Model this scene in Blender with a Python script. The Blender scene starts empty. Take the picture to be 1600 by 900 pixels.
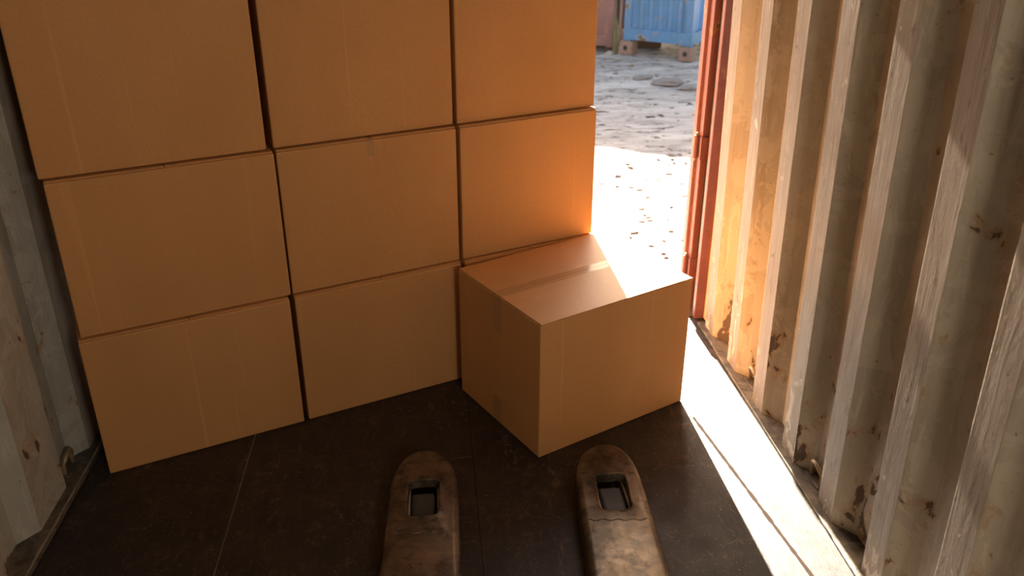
import bpy, bmesh, math, random
from mathutils import Vector, Matrix
random.seed(7)
S = bpy.context.scene
COL = S.collection

# ------------------------------------------------------------------ camera, sky, sun, exposure
PITCH, YAW, ROLL, HGT, FPX = 0.4441, 0.09565, -0.0007, 1.83, 1347.8
cp, sp, cy, sy = math.cos(PITCH), math.sin(PITCH), math.cos(YAW), math.sin(YAW)
fwd = Vector((sy*cp, cy*cp, -sp)); rt = Vector((cy, -sy, 0)); up = rt.cross(fwd)
r_ = rt*math.cos(ROLL) + up*math.sin(ROLL); u_ = -rt*math.sin(ROLL) + up*math.cos(ROLL)
cam = bpy.data.cameras.new('camera'); camo = bpy.data.objects.new('camera', cam); COL.objects.link(camo)
M = Matrix((r_, u_, -fwd)).transposed().to_4x4(); M.translation = Vector((0, 0, HGT))
camo.matrix_world = M
cam.sensor_width = 36; cam.lens = FPX*36/1600; cam.clip_start = .02; cam.clip_end = 200
cam.dof.use_dof = True; cam.dof.focus_distance = 2.9; cam.dof.aperture_fstop = 3.2
S.camera = camo

SUN_EL, SUN_AZ = math.radians(28.5), math.radians(1.1)      # the sun stands in front of the open door
w = bpy.data.worlds.new('world'); S.world = w; w.use_nodes = True
nt = w.node_tree; bg = nt.nodes['Background']
sky = nt.nodes.new('ShaderNodeTexSky'); sky.sky_type = 'NISHITA'; sky.sun_disc = False
sky.sun_elevation = SUN_EL; sky.sun_rotation = -SUN_AZ
sky.air_density = 1.2; sky.dust_density = 2.5; sky.ozone_density = 1.0
hz = nt.nodes.new('ShaderNodeMix'); hz.data_type = 'RGBA'; hz.blend_type = 'MULTIPLY'; hz.inputs[0].default_value = 1
hz.inputs[7].default_value = (1, .90, .78, 1)          # hazy, slightly warm air
nt.links.new(sky.outputs[0], hz.inputs[6]); nt.links.new(hz.outputs[2], bg.inputs[0]); bg.inputs[1].default_value = 0.5
sun = bpy.data.lights.new('sun', 'SUN'); sun.energy = 56; sun.angle = math.radians(.6); sun.color = (1, .86, .69)
suno = bpy.data.objects.new('sun', sun); COL.objects.link(suno)
sd = Vector((math.sin(SUN_AZ)*math.cos(SUN_EL), -math.cos(SUN_AZ)*math.cos(SUN_EL), -math.sin(SUN_EL)))
suno.rotation_euler = sd.to_track_quat('-Z', 'Y').to_euler(); suno.location = (0, 6, 6)
S.view_settings.view_transform = 'Standard'; S.view_settings.look = 'None'
S.view_settings.gamma = 1; S.view_settings.use_curve_mapping = False
S.view_settings.exposure = 0.46
# added fill light inside the container, unseen behind the camera
wl = bpy.data.lights.new('fill_light', 'AREA'); wl.energy = 15; wl.shape = 'RECTANGLE'; wl.size = .44; wl.size_y = .32
wl.color = (1, .85, .68)
wlo = bpy.data.objects.new('fill_light', wl); COL.objects.link(wlo); wlo.location = (.86, -.75, 1.75)
wlo.rotation_euler = (Vector((-.35, 2.9, 1.6)) - wlo.location).to_track_quat('-Z', 'Y').to_euler()

# ------------------------------------------------------------------ helpers
def obj(name, bm, mat, parent=None, smooth=False, loc=None, rot=None):
    me = bpy.data.meshes.new(name); bm.normal_update(); bm.to_mesh(me); bm.free()
    if smooth:
        for p in me.polygons: p.use_smooth = True
    o = bpy.data.objects.new(name, me); COL.objects.link(o)
    for m in (mat if isinstance(mat, (list, tuple)) else [mat]): me.materials.append(m)
    if parent: o.parent = parent
    if loc: o.location = loc
    if rot: o.rotation_euler = rot
    return o
def tag(o, label=None, cat=None, group=None, kind=None):
    for k, v in (('label', label), ('category', cat), ('group', group), ('kind', kind)):
        if v: o[k] = v
    return o
def empty(name, loc, rz=0):
    o = bpy.data.objects.new(name, None); COL.objects.link(o); o.location = loc; o.rotation_euler = (0, 0, rz)
    o.empty_display_size = .1
    return o
def box(bm, x0, x1, y0, y1, z0, z1, bev=0, seg=2, mi=0):
    g = bmesh.ops.create_cube(bm, size=1)['verts']
    for v in g:
        v.co = Vector(((x0+x1)/2 + v.co.x*(x1-x0), (y0+y1)/2 + v.co.y*(y1-y0), (z0+z1)/2 + v.co.z*(z1-z0)))
    fs = {f for v in g for f in v.link_faces}
    for f in fs: f.material_index = mi
    if bev:
        es = {e for v in g for e in v.link_edges}
        bmesh.ops.bevel(bm, geom=list(es), offset=bev, segments=seg, profile=.6, affect='EDGES')
    return g
def boxo(name, dims, mat, parent=None, bev=0, seg=2, **k):
    bm = bmesh.new(); box(bm, *dims, bev=bev, seg=seg); return obj(name, bm, mat, parent, **k)
def tube(bm, pts, r, n=8, cap=True):
    pts = [Vector(p) for p in pts]; rings = []
    prev = None
    for i, p in enumerate(pts):
        t = (pts[min(i+1, len(pts)-1)] - pts[max(i-1, 0)]).normalized()
        a = prev if prev and abs(prev.dot(t)) < .95 else (Vector((0, 0, 1)) if abs(t.z) < .9 else Vector((1, 0, 0)))
        s = t.cross(a).normalized(); q = s.cross(t).normalized(); prev = q
        rr = r[i] if isinstance(r, (list, tuple)) else r
        rings.append([bm.verts.new(p + rr*(math.cos(2*math.pi*k/n)*s + math.sin(2*math.pi*k/n)*q)) for k in range(n)])
    for a, b in zip(rings, rings[1:]):
        for k in range(n): bm.faces.new((a[k], a[(k+1) % n], b[(k+1) % n], b[k]))
    if cap: bm.faces.new(rings[0][::-1]); bm.faces.new(rings[-1])
def prism(bm, poly, z0, z1):
    a = [bm.verts.new((x, y, z0)) for x, y in poly]; b = [bm.verts.new((x, y, z1)) for x, y in poly]
    n = len(poly)
    for i in range(n): bm.faces.new((a[i], a[(i+1) % n], b[(i+1) % n], b[i]))
    bm.faces.new(a[::-1]); bm.faces.new(b)
def bevmod(o, wdt, seg=2):
    m = o.modifiers.new('bevel', 'BEVEL'); m.width = wdt; m.segments = seg; m.limit_method = 'ANGLE'; m.angle_limit = math.radians(25)

# ------------------------------------------------------------------ node material kit
class NM:
    def __init__(s, name):
        s.m = bpy.data.materials.new(name); s.m.use_nodes = True; s.t = s.m.node_tree
        s.b = s.t.nodes['Principled BSDF']
        s.co = s.n('ShaderNodeTexCoord').outputs['Object']
    def n(s, ty): return s.t.nodes.new(ty)
    def set(s, sock, v):
        if isinstance(v, bpy.types.NodeSocket): s.t.links.new(v, sock)
        elif isinstance(v, (tuple, list)) and len(v) == 3 and sock.type == 'RGBA': sock.default_value = (*v, 1)
        elif sock.type == 'RGBA' and isinstance(v, (int, float)): sock.default_value = (v, v, v, 1)
        else: sock.default_value = v
    def map(s, scale=(1, 1, 1), rot=(0, 0, 0), loc=(0, 0, 0), co=None):
        k = s.n('ShaderNodeMapping'); s.set(k.inputs[0], co or s.co)
        k.inputs['Scale'].default_value = scale; k.inputs['Rotation'].default_value = rot; k.inputs['Location'].default_value = loc
        return k.outputs[0]
    def noise(s, scale, detail=4, rough=.55, co=None, dist=0):
        k = s.n('ShaderNodeTexNoise'); s.set(k.inputs['Vector'], co or s.co); k.inputs['Scale'].default_value = scale
        k.inputs['Detail'].default_value = detail; k.inputs['Roughness'].default_value = rough; k.inputs['Distortion'].default_value = dist
        return k.outputs['Fac']
    def ramp(s, fac, stops, smooth=False):
        k = s.n('ShaderNodeValToRGB'); s.set(k.inputs[0], fac); e = k.color_ramp.elements
        if smooth: k.color_ramp.interpolation = 'EASE'
        for i, (p, c) in enumerate(stops):
            el = e[i] if i < 2 else e.new(p)
            el.position = p; el.color = (*c, 1) if isinstance(c, (tuple, list)) else (c, c, c, 1)
        return k.outputs[0]
    def mix(s, f, a, b, mode='MIX'):
        k = s.n('ShaderNodeMix'); k.data_type = 'RGBA'; k.blend_type = mode
        s.set(k.inputs[0], f); s.set(k.inputs[6], a); s.set(k.inputs[7], b); return k.outputs[2]
    def math(s, op, a, b=0., c=None, clamp=False):
        k = s.n('ShaderNodeMath'); k.operation = op; k.use_clamp = clamp; s.set(k.inputs[0], a); s.set(k.inputs[1], b)
        if c is not None: s.set(k.inputs[2], c)
        return k.outputs[0]
    def sep(s, co=None):
        k = s.n('ShaderNodeSeparateXYZ'); s.set(k.inputs[0], co or s.co); return k.outputs
    def bump(s, h, strength=.3, dist=.002, normal=None):
        k = s.n('ShaderNodeBump'); s.set(k.inputs['Height'], h); k.inputs['Strength'].default_value = strength
        k.inputs['Distance'].default_value = dist
        if normal: s.set(k.inputs['Normal'], normal)
        return k.outputs[0]
    def fin(s, color, rough=.6, normal=None, metal=0., spec=.5):
        s.set(s.b.inputs['Base Color'], color); s.set(s.b.inputs['Roughness'], rough); s.set(s.b.inputs['Metallic'], metal)
        s.set(s.b.inputs['Specular IOR Level'], spec)
        if normal: s.set(s.b.inputs['Normal'], normal)
        return s.m

def card_mat(name, tint=(1, 1, 1), ridges=False):
    k = NM(name)
    oi = k.n('ShaderNodeObjectInfo').outputs['Random']
    co = k.n('ShaderNodeVectorMath'); co.operation = 'ADD'; k.set(co.inputs[0], k.co)
    cv = k.n('ShaderNodeCombineXYZ'); k.set(cv.inputs[0], k.math('MULTIPLY', oi, 37.)); k.set(cv.inputs[1], k.math('MULTIPLY', oi, 11.))
    k.set(co.inputs[1], cv.outputs[0]); c = co.outputs[0]
    fib = k.noise(520, 2, .6, co=k.map((1, 1, .45), co=c))
    spk = k.noise(240, 3, .7, co=c)
    big = k.noise(3.2, 3, .5, co=k.map((1, 1, .35), co=c))
    a = tuple(x*t for x, t in zip((.68, .345, .130), tint)); b = tuple(x*t for x, t in zip((.59, .288, .102), tint))
    colr = k.mix(k.ramp(big, [(.3, 0.), (.7, 1.)]), a, b)
    colr = k.mix(k.ramp(fib, [(.35, .55), (.65, 0.)]), colr, tuple(x*.72 for x in a))
    colr = k.mix(k.ramp(spk, [(.60, 0.), (.75, .4)]), colr, (.78, .44, .19))
    st = k.noise(38, 2, .5, co=k.map((1, 1, .012), co=c))             # faint flutes, running up the walls
    colr = k.mix(k.ramp(st, [(.66, 0.), (.72, .22)]), colr, tuple(x*1.3 for x in a))
    h = k.math('ADD', k.math('MULTIPLY', fib, .25), k.math('MULTIPLY', st, .3))
    n = k.bump(h, .25, .0006)
    if ridges:
        wv = k.n('ShaderNodeTexWave'); wv.bands_direction = 'X'; wv.inputs['Scale'].default_value = 42; wv.inputs['Distortion'].default_value = .8
        wv.inputs['Detail'].default_value = 1; k.set(wv.inputs['Vector'], k.co)
        n = k.bump(wv.outputs['Fac'], .35, .0006, n)
    return k.fin(colr,   .52 if ridges else .62, n, spec=.55 if ridges else .35)
CARD = card_mat('cardboard'); CARDF = card_mat('cardboard_flap', (1, 1.02, 1.05), True)
CARD_EDGE = card_mat('cardboard_edge', (.78, .78, .78))
k = NM('packing_tape'); TAPE = k.fin(k.mix(k.noise(60, 2), (.74, .47, .23), (.68, .42, .19)), .2, k.bump(k.noise(90, 2, co=k.map((.1, 1, 1))), .2, .001), spec=.6)
TAPE.node_tree.nodes['Principled BSDF'].inputs['Alpha'].default_value = .22

def steel_paint(name, base, dirt, rustamt=.5, rough=.5, low=True):
    """old container paint: mottled dirt, runs, chips with dark rusty steel, more of them near the floor"""
    k = NM(name)
    big = k.noise(1.6, 4, .6, co=k.map((1, 1, .6)))
    runs = k.noise(14, 4, .6, co=k.map((1, 1, .05)))
    blot = k.noise(7, 6, .68, dist=.8)
    c = k.mix(k.ramp(big, [(.35, 0.), (.65, .55)]), base, dirt)
    c = k.mix(k.ramp(runs, [(.52, 0.), (.64, .45)]), c, tuple(x*y for x, y in zip(dirt, (.86, .74, .6))))
    c = k.mix(k.ramp(blot, [(.515, 0.), (.53, .6)]), c, tuple(min(1, x*1.12) for x in base))
    z = k.sep()[2]
    zz = k.math('MULTIPLY_ADD', z, -.16 if low else 0., .07 if low else 0.)
    zz = k.math('MAXIMUM', zz, -.03) if low else zz
    ch = k.math('ADD', k.noise(9, 8, .62, co=k.map((1, 1, .75)), dist=.5), zz)
    m1 = k.ramp(ch, [(.655 - .06*rustamt, 0.), (.665 - .06*rustamt, 1.)])
    halo = k.ramp(ch, [(.60 - .06*rustamt, 0.), (.66 - .06*rustamt, .75)])
    c = k.mix(halo, c, (.40, .22, .09))
    rust = k.mix(k.noise(60, 4, .7), (.085, .07, .055), (.16, .10, .06))
    c = k.mix(m1, c, rust)
    dots = k.noise(55, 3, .6)
    c = k.mix(k.ramp(dots, [(.70, 0.), (.72, .8)]), c, (.16, .09, .05))
    scr = k.noise(22, 6, .75, co=k.map((1, 1, .18)), dist=1.4)
    c = k.mix(k.ramp(scr, [(.575, 0.), (.585, .5)]), c, tuple(min(1, x*1.25) for x in base))
    h = k.math('SUBTRACT', k.math('MULTIPLY', k.noise(5, 3, .5, co=k.map((1, 1, .35))), .6), k.math('MULTIPLY', m1, .35))
    n = k.bump(h, .5, .006); n = k.bump(k.math('ADD', k.noise(160, 3, .6), k.math('MULTIPLY', scr, 1.5)), .22, .0015, n)
    return k.fin(c, k.mix(m1, rough, .8), n)
WALLR = steel_paint('wall_paint_right', (.50, .445, .355), (.36, .305, .23), .25, .42)
# the ribs' inner faces are rubbed brown by years of cargo, with fine upright scuffs
k = NM('rubbed_paint')
ln = k.noise(60, 3, .6, co=k.map((1, 1, .02))); wob = k.noise(26, 6, .72, co=k.map((1, 1, .10)), dist=.8)
c = k.mix(k.ramp(k.noise(2.5, 4, .6), [(.35, 0.), (.65, 1.)]), (.235, .185, .145), (.29, .23, .185))
c = k.mix(k.ramp(ln, [(.56, 0.), (.60, .55)]), c, (.15, .105, .075))
c = k.mix(k.ramp(wob, [(.56, 0.), (.575, .5), (.62, 0.)]), c, (.50, .44, .36))
zl = k.sep()[2]
ps = k.math('ADD', k.noise(11, 7, .7, co=k.map((1, 1, .55)), dist=.7), k.math('MAXIMUM', k.math('MULTIPLY_ADD', zl, -  .22, .07), -.05))
c = k.mix(k.ramp(ps, [(.60, 0.), (.61, .8)]), c, (.60, .53, .44))
ch = k.noise(24, 6, .7, co=k.map((1, 1, .4)), dist=.6)
c = k.mix(k.ramp(ch, [(.63, 0.), (.64, .9)]), c, (.13, .085, .06))
RUBBED = k.fin(c, .5, k.bump(k.math('ADD', wob, k.math('MULTIPLY', ps, .8)), .5, .003))
WALLL = steel_paint('wall_paint_left', (.46, .455, .41), (.36, .35, .305), .1, .55)
RED = steel_paint('red_door_paint', (.235, .075, .055), (.19, .065, .05), .1, .4, False)
BLUE = steel_paint('blue_paint', (.07, .17, .31), (.10, .19, .29), .1, .5, False)
BLUE2 = steel_paint('bright_blue_paint', (.02, .15, .36), (.03, .14, .32), 0, .45, False)
RUSTC = steel_paint('brown_container_paint', (.20, .09, .07), (.26, .15, .12), .5, .7, False)
RUSTB = steel_paint('rusty_steel', (.24, .15, .11), (.18, .10, .07), .3, .8, False)
CREAM = steel_paint('cream_post_paint', (.74, .66, .56), (.66, .52, .40), .15, .4, False)
k = NM('rail_steel')
RAIL = k.fin(k.mix(k.ramp(k.noise(12, 6, .7, dist=.6), [(.42, 0.), (.6, 1.)]), (.085, .072, .06), (.22, .18, .14)), .55,
             k.bump(k.noise(40, 5, .7), .5, .003), metal=.3)
k = NM('sealant'); SEAL = k.fin(k.mix(k.noise(30, 3), (.36, .31, .25), (.20, .15, .10)), .6)
k = NM('ring_steel'); RING = k.fin(k.mix(k.noise(40, 4), (.50, .40, .28), (.26, .17, .10)), .5, metal=.4)
k = NM('rubber'); RUB = k.fin(k.mix(k.noise(30, 3), (.012, .010, .009), (.03, .025, .02)), .75)
# plywood floor
k = NM('dark_plywood')
g1 = k.noise(5, 5, .6, co=k.map((1, .5, 1))); gr = k.noise(60, 4, .7, co=k.map((1, .08, 1)))
c = k.mix(k.ramp(g1, [(.3, 0.), (.7, 1.)]), (.014, .0108, .0098), (.027, .0195, .0165))
c = k.mix(k.ramp(gr, [(.5, 0.), (.7, .5)]), c, (.042, .028, .022))
s1 = k.noise(16, 9, .78, co=k.map((1, .35, 1), (0, 0, .5)), dist=2.2); s2 = k.noise(20, 9, .8, co=k.map((.3, 1, 1), (0, 0, .35)), dist=1.6)
area = k.ramp(k.noise(2.3, 3, .6), [(.45, 0.), (.62, 1.)])
sc = k.math('MAXIMUM', k.ramp(s1, [(.590, 0.), (.602, 1.), (.618, 0.)]), k.ramp(s2, [(.600, 0.), (.61, 1.), (.625, 0.)]))
c = k.mix(k.math('MULTIPLY', sc, k.math('MULTIPLY_ADD', area, .7, .3)), c, (.30, .21, .14))
dirt = k.ramp(k.noise(9, 7, .75), [(.56, 0.), (.70, .35)])
c = k.mix(dirt, c, (.16, .105, .07))
spk = k.ramp(k.noise(140, 3, .6), [(.66, 0.), (.70, .8)]); c = k.mix(spk, c, (.42, .34, .25))
n = k.bump(k.math('ADD', k.math('MULTIPLY', gr, .5), k.noise(7, 4, .6)), .22, .003)
n = k.bump(k.math('ADD', k.noise(110, 5, .75, co=k.map((1, .3, 1))), k.math('MULTIPLY', s1, 1.2)), .35, .002, n)
FLOOR = k.fin(c, k.ramp(k.noise(8, 6, .7), [(.3, .40), (.7, .62)]), n, spec=.45)
k = NM('floor_seam'); SEAM = k.fin(k.mix(k.noise(50, 4), (.26, .20, .15), (.08, .06, .045)), .7)
k = NM('floor_gap_shade'); GAP_SHADE = k.fin(k.mix(k.noise(50, 4), (.020, .014, .011), (.035, .024, .018)), .95, spec=.05)  # dark joints, and the strip that paints the slanted shadow line
# worn fork steel
def fork_mat(name, base, worn):
    k = NM(name)
    a = k.ramp(k.noise(7, 6, .65, dist=.7), [(.36, 0.), (.64, 1.)])
    c = k.mix(a, base, worn)
    c = k.mix(k.ramp(k.noise(16, 7, .75), [(.50, 0.), (.64, .85)]), c, (.030, .026, .023))
    sc = k.ramp(k.noise(34, 7, .8, co=k.map((1, .25, 1)), dist=1.5), [(.64, 0.), (.66, 1.), (.69, 0.)])
    c = k.mix(k.math('MULTIPLY', sc, .6), c, (.30, .26, .21))
    return k.fin(c, k.ramp(k.noise(18, 6, .7), [(.3, .22), (.7, .48)]), k.bump(k.math('ADD', k.noise(130, 5, .8), k.math('MULTIPLY', sc, .5)), .35, .0015), metal=.55)
FORK = fork_mat('worn_fork_steel', (.075, .052, .034), (.23, .17, .115))
k = NM('roller'); ROLL_ = k.fin(k.mix(k.noise(25, 4), (.035, .034, .032), (.06, .054, .048)), .5)
# yard
k = NM('yard_ground')
st = k.noise(1.7, 6, .62, co=k.map((.55, 1.9, 1), (0, 0, -.35)), dist=.6)
c = k.mix(k.ramp(st, [(.38, 0.), (.62, 1.)]), (.30, .25, .21), (.56, .48, .41))
c = k.mix(k.ramp(k.noise(7, 7, .7, co=k.map((.6, 1.3, 1))), [(.52, 0.), (.66, .55)]), c, (.22, .17, .14))
c = k.mix(k.ramp(k.noise(9, 6, .72, co=k.map((.7, 1.4, 1), (0, 0, .3))), [(.565, 0.), (.60, .97)]), c, (.022, .011, .006))
n = k.bump(k.noise(6, 8, .7), .6, .06)
YARD = k.fin(c, .85, n, spec=.25)
k = NM('stone'); STONE = k.fin(k.mix(k.noise(9, 4), (.42, .36, .28), (.24, .20, .16)), .85, k.bump(k.noise(20, 5), .5, .01))
k = NM('mud_stone'); MUD = k.fin(k.mix(k.noise(9, 4), (.27, .22, .18), (.17, .135, .11)), .85, k.bump(k.noise(12, 6), .8, .03))
k = NM('clod'); CLOD = k.fin(k.mix(k.noise(30, 4), (.08, .05, .03), (.20, .13, .09)), .9)
k = NM('wood_block'); BLOCK = k.fin(k.mix(k.noise(12, 4, co=k.map((.2, 1, 1))), (.15, .09, .055), (.08, .05, .035)), .85)
k = NM('plants'); LEAF = k.fin(k.mix(k.noise(12, 4), (.13, .10, .045), (.20, .17, .08)), .8)

# ------------------------------------------------------------------ container shell
XR, XL = 1.195, -1.25
YB, YF, ZT = -3.2, 3.40, 2.39
struct = lambda o: tag(o, kind='structure')
bm = bmesh.new(); box(bm, -1.36, XR+.14, YB, 3.56, -.03, 0); struct(obj('floor', bm, FLOOR))
def corrug(bm, X, sgn, prof, pitch, ya, yb, z0, z1, mi=0):
    """prof: list of (dy, depth) from the far end of an inner face towards the camera"""
    pts = []
    y = ya
    while y > yb:
        for dy, d in prof: pts.append((X + sgn*d, y - dy))
        y -= pitch
    a = [bm.verts.new((x, y, z0)) for x, y in pts]; b = [bm.verts.new((x, y, z1)) for x, y in pts]
    for i in range(len(pts)-1):
        f = bm.faces.new((a[i], a[i+1], b[i+1], b[i])); f.material_index = mi if i % 4 == 0 else 0
    return pts
D = .055
bm = bmesh.new()
y0 = 2.42 + .305*3
corrug(bm, XR, 1, [(0, 0), (.098, 0), (.168, D), (.240, D)], .305, y0, YB, .002, ZT, 1)
wr = obj('wall_right', bm, [WALLR, RUBBED]); m = wr.modifiers.new('solid', 'SOLIDIFY'); m.thickness = .002; m.offset = 0; bevmod(wr, .015, 4)
for v in wr.data.vertices: v.co.x -= .020*v.co.z          # old wall leans in a little; struct(wr)
DL = .05
bm = bmesh.new()
corrug(bm, XL, -1, [(0, 0), (.21, 0), (.27, DL), (.37, DL)], .43, 2.425 + .86, YB, .002, ZT)
wlft = obj('wall_left', bm, WALLL); m = wlft.modifiers.new('solid', 'SOLIDIFY'); m.thickness = .002; m.offset = 0; bevmod(wlft, .009, 3); struct(wlft)
# roof, rear wall, rear bulkhead
bm = bmesh.new(); box(bm, -1.36, XR+.14, YB, 3.50, ZT, ZT+.03)
for i in range(14): box(bm, -1.2, XR+.05, YB+.3+i*.45, YB+.42+i*.45, ZT-.02, ZT+.005)
struct(obj('ceiling', bm, WALLL))
bm = bmesh.new(); box(bm, -1.36, XR+.14, YB-.04, YB, -.03, ZT+.03)
for i in range(9): box(bm, -1.2+i*.28, -1.1+i*.28, YB, YB+.036, 0, ZT)
struct(obj('wall_back', bm, WALLL))
# bottom rails (steel angle between plywood and wall), sealant beads
struct(boxo('baseboard_right', (1.168, 1.335, YB, 3.37, 0, .010), RAIL, bev=.002))
struct(boxo('baseboard_left', (-1.36, -1.207, YB, 3.37, 0, .010), RAIL, bev=.002))
random.seed(3)
def bead(X, ya, yb, r, jit):
    bm = bmesh.new(); pts = []; y = ya
    while y < yb:
        pts.append((X + random.uniform(-jit, jit), y, .009 + random.uniform(0, .002))); y += .045
    tube(bm, pts, [r*random.uniform(.5, 1.2) for _ in pts], 6)
    return bm
struct(obj('trim_1', bead(-1.2175, YB, 3.3, .0042, .0012), SEAL, smooth=True))
struct(obj('trim_2', bead(1.171, YB, 3.3, 0.0032, .0015), RAIL, smooth=True))
# seams between the floor boards: thin pale worn lines, plus a slanted shadow painted as a dark strip at the right
def seam(name, p, q, wd, mat, z=.0008):
    p, q = Vector((*p, 0)), Vector((*q, 0)); d = (q-p).normalized(); s = Vector((-d.y, d.x, 0))
    bm = bmesh.new(); random.seed(name); n = 60; L = []; R = []
    for i in range(n+1):
        c = p + (q-p)*i/n; ww = wd*random.uniform(.6, 1.15)
        L.append((bm.verts.new(c + s*ww/2 + Vector((0, 0, z))))); R.append(bm.verts.new(c - s*ww/2 + Vector((0, 0, z))))
    for i in range(n): bm.faces.new((R[i], R[i+1], L[i+1], L[i]))
    return struct(obj(name, bm, mat))
seam('trim_3', (-.6805, YB), (-.6805, 3.4), .0045, SEAM)
seam('trim_4', (.0997, YB), (.0997, 3.4), .0028, GAP_SHADE)
seam('trim_5', (.0997, 2.475), (-.10, 2.46), .0026, SEAM)
seam('trim_6', (1.168, 3.22), (1.0, 3.235), .004, GAP_SHADE)
seam('trim_7', (.936, 2.64), (1.075, 1.60), .0125, GAP_SHADE, .0010)  # thin slanted shadow put in as a dark strip, not a joint
# door sill, corner posts, header
struct(boxo('trim_8', (-1.36, XR+.14, 3.44, 3.60, -.20, .006), RAIL, bev=.004))
bm = bmesh.new()
prism(bm, [(1.2114, 3.385), (1.2295, 3.36), (1.262, 3.34), (1.335, 3.33), (1.335, 3.45), (1.2114, 3.45)], 0, ZT)
o = obj('trim_9', bm, CREAM); bevmod(o, .006, 3); struct(o)
bm = bmesh.new()
prism(bm, [(1.1679, 3.42), (1.2105, 3.42), (1.335, 3.451), (1.335, 3.50), (1.1679, 3.455)], 0, ZT+.03)
o = obj('trim_10', bm, RED); bevmod(o, .003, 2); struct(o)
bm = bmesh.new()
box(bm, -1.36, XR+.14, 3.42, 3.64, 2.30, ZT+.03); struct(obj('trim_11', bm, RED))
bm = bmesh.new(); prism(bm, [(-1.36, 3.18), (-1.24, 3.20), (-1.17, 3.42), (-1.17, 3.66), (-1.36, 3.66)], 0, ZT); struct(obj('trim_12', bm, WALLL))
# left door leaf closed behind the stack; unseen, widened to keep light out there
dr = empty('door_1', (-1.17, 3.66, 0)); struct(dr)
bm = bmesh.new(); box(bm, -.19, 1.60, -.03, .03, .005, 2.38)
obj('door_panel', bm, RED, dr)
bm = bmesh.new(); tube(bm, [(.85, .06, .05), (.85, .06, 2.28)], .017, 12); obj('locking_bar', bm, RING, dr)
# right door leaf, folded open: its edge and hinges are what shows beside the opening
dr = empty('door_2', (1.15, 3.52, 0)); struct(dr)
bm = bmesh.new()
prism(bm, [(.0074, 0), (.060, 0), (.060, .05), (.0074, .05)], -.02, 2.36)                      # flat face
prism(bm, [(-.0052, .055), (.012, .05), (.026, .07), (.026, .115), (-.0052, .10)], -.02, 2.36)        # rounded rim
o = obj('door_panel', bm, RED, dr); bevmod(o, .004, 3)
bm = bmesh.new(); prism(bm, [(.034, -.04), (.052, -.04), (.052, -.001), (.034, -.001)], .0, 2.3); obj('door_gasket', bm, RUB, dr)
for z, hh in ((.20, .12), (.775, .10), (1.75, .12)):
    bm = bmesh.new(); box(bm, .000, .052, -.012, .004, z-hh/2, z+hh/2, bev=.003)
    tube(bm, [(-.006, .035, z-hh/2), (-.006, .035, z+hh/2)], .011, 10)
    h = obj('hinge', bm, RED, dr)
    bm = bmesh.new(); tube(bm, [(-.006, .035, z-hh/2-.012), (-.006, .035, z+hh/2+.012)], .006, 8); obj('hinge_pin', bm, RING, h)
# body and stand made up for the added fill light
wl_t = empty('fill_lamp', (.86, -.86, 0))
tag(wl_t, 'added fill lamp on a thin stand, unseen behind the camera beside the right wall', 'lamp')
h_ = boxo('added_lamp_housing', (-.24, .24, -.05, .05, -.18, .18), RUB, wl_t, bev=.01); h_.location = (0, 0, 1.80); h_.rotation_euler = (-.2, 0, .33)
bm = bmesh.new(); tube(bm, [(0, -.02, .02), (0, -.02, 1.56)], .014, 10); obj('added_lamp_stand_pole', bm, RING, wl_t)
for q in range(3):
    an = q*2.094; bm = bmesh.new(); tube(bm, [(0, -.02, .30), (.20*math.sin(an), -.02-.20*math.cos(an), .012)], .01, 8); obj('added_lamp_leg', bm, RING, wl_t)

# lashing rings in the recesses at the floor
def lashing_ring(x, y, side, label):
    t = empty('lashing_ring', (x, y, .010)); tag(t, label, 'lashing ring', None); t.scale = (1.35, 1.15, 1.35)
    bm = bmesh.new(); R = .026; pts = [(0, -.03, .0), (0, -.031, .022)]
    for i in range(9):
        a = math.pi*(1 - i/8); pts.append((-side*.008*math.sin(a), .031*math.cos(a), .03 + .024*math.sin(a)))
    pts += [(0, .031, .022), (0, .03, .0)]
    tube(bm, pts, .0062, 8); obj('ring', bm, RING, t, smooth=True)
    bm = bmesh.new(); box(bm, -.014, .014, -.042, .042, 0, .006, bev=.002); obj('base_plate', bm, RAIL, t)
lashing_ring(1.232, y0-.204-.305*1, 1, 'small rusty lashing ring at the foot of the right wall, nearest the red door')
lashing_ring(1.232, y0-.204-.305*3, 1, 'small bent lashing ring at the foot of the right wall, nearer the camera')
lashing_ring(-1.272, 2.52, -1, 'pale lashing ring at the foot of the left wall beside the stack')

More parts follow.
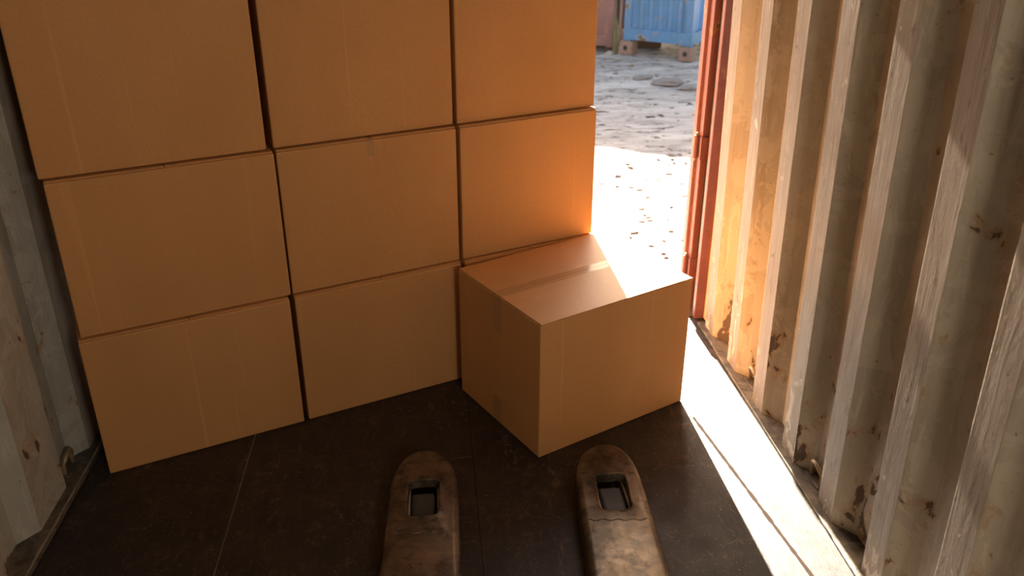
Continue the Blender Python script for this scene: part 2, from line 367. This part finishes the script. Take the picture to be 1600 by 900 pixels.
# ------------------------------------------------------------------ cardboard boxes
def panel(bm, x0, x1, y0, y1, z0, z1, bulge, bev):
    """box whose walls bow out very slightly, creased corners"""
    box(bm, x0, x1, y0, y1, z0, z1, bev=bev, seg=3)
def carton(name, loc, rz, w, d, h, label, group=None, seam='y', fr=0., taped=True):
    t = empty(name, loc, rz); tag(t, label, 'box', group)
    bm = bmesh.new(); tf = .0042
    box(bm, 0, w, 0, d, .0, h-tf-.0012, bev=.0062, seg=4)
    obj('body', bm, CARD, t)
    g = .0018; zt = h-tf; e = .0022
    if seam == 'y':
        rects = [(e, w/2-g, .006, d-e), (w/2+g, w-e, .006, d-e)]
    else:
        rects = [(e, w-e, -.001, d/2-g), (e, w-e, d/2+g, d-e)]
    for i, (a, b, c_, d_) in enumerate(rects):
        bm = bmesh.new(); box(bm, a, b, c_, d_, zt-.0008, h, bev=.0014, seg=2)
        o = obj('flap', bm, CARDF if seam == 'x' else CARD, t)
    # inner flap edges seen in the slit
    bm = bmesh.new(); box(bm, .008, w-.008, .012, d-.008, zt-.004, zt-.0014); obj('inner_flap', bm, CARD_EDGE, t)
    if taped:
        bm = bmesh.new()
        if seam == 'y':
            x0, x1 = w/2-.011, w/2+.011
            box(bm, x0, x1, 0, d, h+.0001, h+.0004); box(bm, x0, x1, -.0005, -.0001, h-.062, h-.006)
        else:
            y0_, y1_ = d/2-.026, d/2+.026
            box(bm, 0.001, w-.001, y0_, y1_, h+.0001, h+.0004)
            box(bm, -.0006, -.0001, y0_, y1_, h-.135, h-.006); box(bm, w+.0001, w+.0006, y0_, y1_, h-.07, h-.006)
            obj('bottom_tape', (box(b2 := bmesh.new(), -.0006, -.0001, y0_, y1_, .004, .11), b2)[1], TAPE, t)
        obj('tape', bm, TAPE, t)
    return t
OX, OY, A = -1.13193, 2.49388, 0.39222
ca, sa = math.cos(A), math.sin(A)
cols = [(0, .67102), (.68896, 1.3304), (1.34324, 1.9243)]
H1, H2 = .51364, .51875
rows = [(0, H1, 0, (0, 0, 0)), (H1, H2, .01646, (.0105, .0, .0)), (H1+H2, .52, .03733, (.000, -.001, .0))]
LAB = [['cardboard box at the bottom left corner of the stack, standing on the floor', 'bottom cardboard box in the middle column, half in the shade of the loose box', 'bottom cardboard box of the right column, mostly hidden behind the loose box'],
       ['cardboard box in the left column, middle layer of the stack', 'cardboard box at the very centre of the three by three stack', 'cardboard box in the right column above the loose box, glowing at its lower right corner'],
       ['upper left cardboard box of the stack, cut by the top left of the frame', 'top layer cardboard box in the middle column of the stack', 'top layer cardboard box at the right end, beside the open doorway']]
GR = 'stacked cardboard boxes'
for r, (z, h, dd, offs) in enumerate(rows):
    for c_, (a, b) in enumerate(cols):
        t0 = a + offs[c_] ; t1 = b + offs[c_]
        if r == 2 and c_ == 0: t1 -= .006
        dj = dd + (.0 if c_ != 1 else .003)
        if r == 0 and c_ == 2: dj = -.002
        x = OX + t0*ca - dj*sa; y = OY + t0*sa + dj*ca
        carton('cardboard_box', (x, y, z+.0008), A, t1-t0, .27 if c_ == 0 else .42, h-.0035, LAB[r][c_], GR, 'y', taped=(r == 1 and c_ == 1))
carton('cardboard_box', (.32732, 2.44247, .0008), .48104, .66977, .53497, .5252, 'loose taped cardboard box standing turned on the floor in front of the stack', None, 'x')

# ------------------------------------------------------------------ pallet jack forks
jack = empty('pallet_jack', (.22, 1.1, 0)); tag(jack, 'worn steel hand pallet jack with two forks lying on the dark floor', 'pallet jack')
def to_local(pts): return [(x-.22, y-1.1) for x, y in pts]
def fork(tipx, tipy, cx, wd, slope, hx, hy0, hy1, hw, taper):
    # centre line x = cx + slope*(y-2.13); nose is a half ellipse
    f = lambda y: cx + slope*(y-2.13)
    W = lambda y: wd + taper*(2.13-y)
    yn = tipy - .215
    def outline(ins):
        P = []; yb = 1.12
        a0 = W(yn)/2 - ins; b0 = tipy - ins - yn
        for i in range(25):
            th = math.pi*i/24; e = .88
            cxx = math.copysign(abs(math.cos(th))**e, math.cos(th)); syy = math.sin(th)**.92
            y = yn + b0*syy; P.append((f(y) + (tipx-f(tipy))*syy**3 + a0*cxx, y))
        for y in (1.95, 1.6, 1.3, yb): P.append((f(y) - W(y)/2 + ins, y))
        for y in (yb, 1.3, 1.6, 1.95): P.append((f(y) + W(y)/2 - ins, y))
        return P
    def hole(grow):
        P = []; hx_, hw_ = hx, hw/2+grow; cy_ = (hy0+hy1)/2; hh = (hy1-hy0)/2+grow; rr = .022+grow
        for cxs, cys, a in ((1, 1, 0), (-1, 1, 90), (-1, -1, 180), (1, -1, 270)):
            for i in range(6):
                th = math.radians(a + i*18)
                P.append((hx_ + cxs*(hw_-rr) + rr*math.cos(th) + slope*(cys*hh), cy_ + cys*(hh-rr) + rr*math.sin(th)))
        return P
    bm = bmesh.new()
    def loop(P, z): return [bm.verts.new((x, y, z)) for x, y in to_local(P)]
    def bridge(a, b):
        n = len(a)
        for i in range(n): bm.faces.new((a[i], a[(i+1) % n], b[(i+1) % n], b[i]))
    T = .086
    prof = [(0, .018), (0, T-.020), (.003, T-.011), (.009, T-.004), (.017, T-.0008), (.024, T)]
    L = [loop(outline(i), z) for i, z in prof]
    for a, b in zip(L, L[1:]): bridge(a, b)
    hprof = [(.010, T), (.005, T+.0025), (.0015, T+.0015), (0, T-.002), (0, T-.030)]
    Hh = [loop(hole(g), z) for g, z in hprof]
    for a, b in zip(Hh, Hh[1:]): bridge(a, b)
    es = []
    for lp in (L[-1], Hh[0]):
        for i in range(len(lp)): es.append(bm.edges.get((lp[i], lp[(i+1) % len(lp)])))
    bmesh.ops.triangle_fill(bm, edges=es, use_beauty=True)
    # inner skin of the channel
    li = loop(outline(.006), .018); l2 = loop(outline(.006), T-.03)
    bridge(L[0][::-1], li[::-1]); bridge(li[::-1], l2[::-1])
    bmesh.ops.recalc_face_normals(bm, faces=bm.faces)
    o = obj('fork', bm, FORK, jack)
    for p in o.data.polygons: p.use_smooth = True
    try: o.data.set_sharp_from_angle(angle=math.radians(35))
    except Exception: pass
    # raised weld seam across the fork
    ys = 2.005; bm = bmesh.new(); pts = []
    random.seed(int(abs(cx)*1000))
    for i in range(23):
        u = i/22*2-1; pts.append((f(ys)+u*(W(ys)/2-.012)-.22, ys + .004*math.sin(i*1.3) - .008*u - 1.1, T-.001 - .006*max(0, abs(u)-.86)/.14))
    tube(bm, pts, [random.uniform(.003, .0045) for _ in pts], 6); obj('weld_seam', bm, FORK, o, smooth=True)
    # load roller under the opening
    bm = bmesh.new(); yc = (hy0+hy1)/2-.005
    def cyl(x0, x1, rr, zc, yy, n=28):
        pts = [(x0-.22, yy-1.1, zc), (x0+.004-.22, yy-1.1, zc), (x1-.004-.22, yy-1.1, zc), (x1-.22, yy-1.1, zc)]
        tube(bm, pts, [rr-.005, rr, rr, rr-.005], n)
    box(bm, hx-.04-.22, hx+.036-.22, hy0-1.1+.004, hy1-1.1-.03, .006, .060, bev=.014, seg=4); obj('roller', bm, ROLL_, o)
    bm = bmesh.new()
    for sx in (-1, 1): box(bm, hx+sx*.046-.004-.22, hx+sx*.046+.004-.22, hy0-1.1-.03, hy1-1.1+.02, .02, .055, bev=.002)
    box(bm, hx-.05-.22, hx+.05-.22, hy0-.012-1.1, hy0+.006-1.1, .03, .058, bev=.002)
    obj('roller_frame', bm, RING, o)
fork(-.066, 2.422, -.072, .222, .035, -.070, 2.078, 2.250, .096, .03)
fork(.545, 2.396, .520, .218, .052, .525, 2.048, 2.222, .096, .035)
bm = bmesh.new(); box(bm, -.44, .44, -.14, .03, .02, .30, bev=.012); obj('pump_housing', bm, FORK, jack)

# ------------------------------------------------------------------ yard
random.seed(11)
GZ = -.20
bm = bmesh.new()
from mathutils import noise as mn
nx, ny = 120, 150; X0, X1, Y0, Y1 = -14, 18, 3.6, 34
V = []
for j in range(ny+1):
    row = []
    fy = (j/ny)**1.7
    y = Y0 + (Y1-Y0)*fy
    for i in range(nx+1):
        fx = (i/nx*2-1); x = 2 + math.copysign(abs(fx)**1.8, fx)*16
        z = GZ + .05*mn.noise(Vector((x*.7, y*1.1, 0))) + .03*mn.noise(Vector((x*1.5, y*3.5, 3)))
        row.append(bm.verts.new((x, y, z)))
    V.append(row)
for j in range(ny):
    for i in range(nx): bm.faces.new((V[j][i], V[j][i+1], V[j+1][i+1], V[j+1][i]))
tag(obj('ground', bm, YARD, smooth=True), kind='structure')

def corrug_panel(bm, p, q, z0, z1, n, depth):
    p, q = Vector((*p, 0)), Vector((*q, 0)); d = (q-p)/n; s = Vector((d.y, -d.x, 0)).normalized()*depth
    pts = []
    for i in range(n):
        b = p+d*i
        pts += [b+s, b+d*.3+s, b+d*.5, b+d*.8]
    pts.append(q+s)
    a = [bm.verts.new(v+Vector((0, 0, z0))) for v in pts]; b = [bm.verts.new(v+Vector((0, 0, z1))) for v in pts]
    for i in range(len(pts)-1): bm.faces.new((a[i], a[i+1], b[i+1], b[i]))
def shipping(name, corner, ang, L1, L2, zb, zt, m1, m2, mp, label, n1, n2, feet):
    """corner nearest the doorway at the origin; face 1 runs along -x local, face 2 runs along +y local"""
    t = empty(name, (*corner, GZ), ang); tag(t, label, 'container')
    bm = bmesh.new(); corrug_panel(bm, (-L1+.05, .02), (-.05, .02), zb+.15, zt-.1, n1, .025); obj('end_panel', bm, m1, t)
    bm = bmesh.new(); corrug_panel(bm, (-.02, .05), (-.02, L2-.05), zb+.15, zt-.1, n2, .025); obj('side_panel', bm, m2, t)
    boxo('inner_wall', (-L1+.04, -.06, .06, L2-.05, zb+.1, zt-.05), m1, t)
    for (x, y) in ((-.05, .0), (-L1, .0), (-.05, L2-.06), (-L1, L2-.06)):
        boxo('corner_post', (x-.02, x+.075, y-.02, y+.07, zb, zt), mp, t, bev=.006)
    boxo('bottom_rail', (-L1, .02, -.03, .05, zb+.02, zb+.16), mp, t, bev=.006)
    boxo('bottom_rail', (-.05, .03, 0, L2, zb+.02, zb+.16), mp, t, bev=.006)
    boxo('top_rail', (-L1, .03, -.03, L2, zt-.02, zt+.05), mp, t, bev=.006)
    if feet:
        for (x, y) in ((-.03, .02), (-L1+.03, .02), (-.03, L2-.1)):
            bm = bmesh.new(); box(bm, x-.09, x+.09, y-.075, y+.105, .0, zb, bev=.012)
            f = obj('foot', bm, RUSTB, t)
            bm = bmesh.new(); tube(bm, [(x, y-.074, zb*.52), (x, y-.0765, zb*.52)], .03, 14); obj('foot_hole', bm, RUB, f)
    return t
import os
c1 = Vector((3.17, 10.46)); c0 = Vector((2.53, 10.98))
L1 = (c1-c0).length; ang = math.atan2(c0.y-c1.y, c0.x-c1.x) - math.pi
sc_ = shipping('shipping_container', c1, ang, L1+.04, 4.2, .17, 2.50, BLUE, BLUE2, BLUE, 'faded blue shipping container raised on rusty blocks in the yard', 6, 14, True)
boxo('wood_block', (3.0-.25, 3.0+.1, 11.5, 11.75, GZ-.02, GZ+.15), BLOCK, None, bev=.01)
tag(bpy.data.objects['wood_block'], 'brown wooden block lying in the dark under the blue container', 'block')
ang2 = math.radians(-27)
shipping('brown_container', (2.37, 11.25), ang2, 6.0, 2.4, .04, 2.70, RUSTC, RUSTC, RUSTC, 'rusty brown container at the left, mostly hidden behind the stacked boxes', 20, 8, False)

def rock(x, y, s, lab, mat=STONE, nm='stone', cat='stone', fl=.55):
    bm = bmesh.new(); bmesh.ops.create_icosphere(bm, subdivisions=3, radius=1)
    sd_ = random.random()*50
    for v in bm.verts:
        n_ = mn.noise(v.co*1.3+Vector((sd_, 0, 0)))*.4+mn.noise(v.co*3+Vector((0, sd_, 0)))*.3
        v.co = Vector((v.co.x*s*(1+n_), v.co.y*s*.8*(1+n_), v.co.z*s*fl*(1+n_)))
    o = obj(nm, bm, mat, loc=(x, y, GZ+s*fl*.35), smooth=True); tag(o, lab, cat); return o
rock(2.30, 11.0, .055, 'pale stone lying at the foot of the brown container')
rock(2.33, 10.62, .04, 'small grey stone in the shaded yard just left of the blue container')
rock(2.60, 9.25, .17, 'largest flat dark stone half sunk in the shaded yard mud', MUD, fl=.2)
rock(2.38, 9.55, .10, 'flat dark stone just left of the largest one in the yard shade', MUD, fl=.2)
rock(2.74, 8.95, .08, 'small dark stone in front of the largest one in the yard shade', MUD, fl=.35)
rock(2.42, 10.3, .05, 'low stone in front of the left rusty foot of the blue container', fl=.4)
bm = bmesh.new()
for i in range(150):
    x, y = random.uniform(.9, 2.5), 3.9 + 2.6*random.random()**.7
    q = mn.noise(Vector((x*1.6, y*1.2, 9)))
    if q < -.05: continue
    r = random.uniform(.005, .019); g = bmesh.ops.create_icosphere(bm, subdivisions=1, radius=1)['verts']
    zg = GZ + .05*mn.noise(Vector((x*.7, y*1.1, 0))) + .03*mn.noise(Vector((x*1.5, y*3.5, 3)))
    an = random.uniform(-.6, .6)
    for v in g:
        p = Vector((v.co.x*r*random.uniform(1.2, 2.4), v.co.y*r, v.co.z*.008)); p.rotate(Matrix.Rotation(an, 3, 'Z')); v.co = p + Vector((x, y, zg+.003))
tag(obj('dirt_clods', bm, CLOD), 'brown dirt clods and bark scraps scattered on the sunlit yard ground', 'dirt', kind='stuff')
bm = bmesh.new()
for i in range(60):
    x, y = random.uniform(-.03, .02), random.uniform(-.03, .03); hgt = random.uniform(.15, .5)
    dx, dy = random.uniform(-.03, .005), random.uniform(-.03, .01); s = .012
    a = bm.verts.new((x-s, y, 0)); b = bm.verts.new((x+s, y, 0)); c_ = bm.verts.new((x+dx*.5+s, y+dy*.5, hgt*.6)); d_ = bm.verts.new((x+dx*.5-s, y+dy*.5, hgt*.6)); e_ = bm.verts.new((x+dx, y+dy, hgt))
    bm.faces.new((a, b, c_, d_)); bm.faces.new((d_, c_, e_))
tag(obj('dry_weeds', bm, LEAF, loc=(2.395, 11.09, GZ-.02)), 'dry weeds standing in the dark gap beside the blue container', 'weeds', kind='stuff')
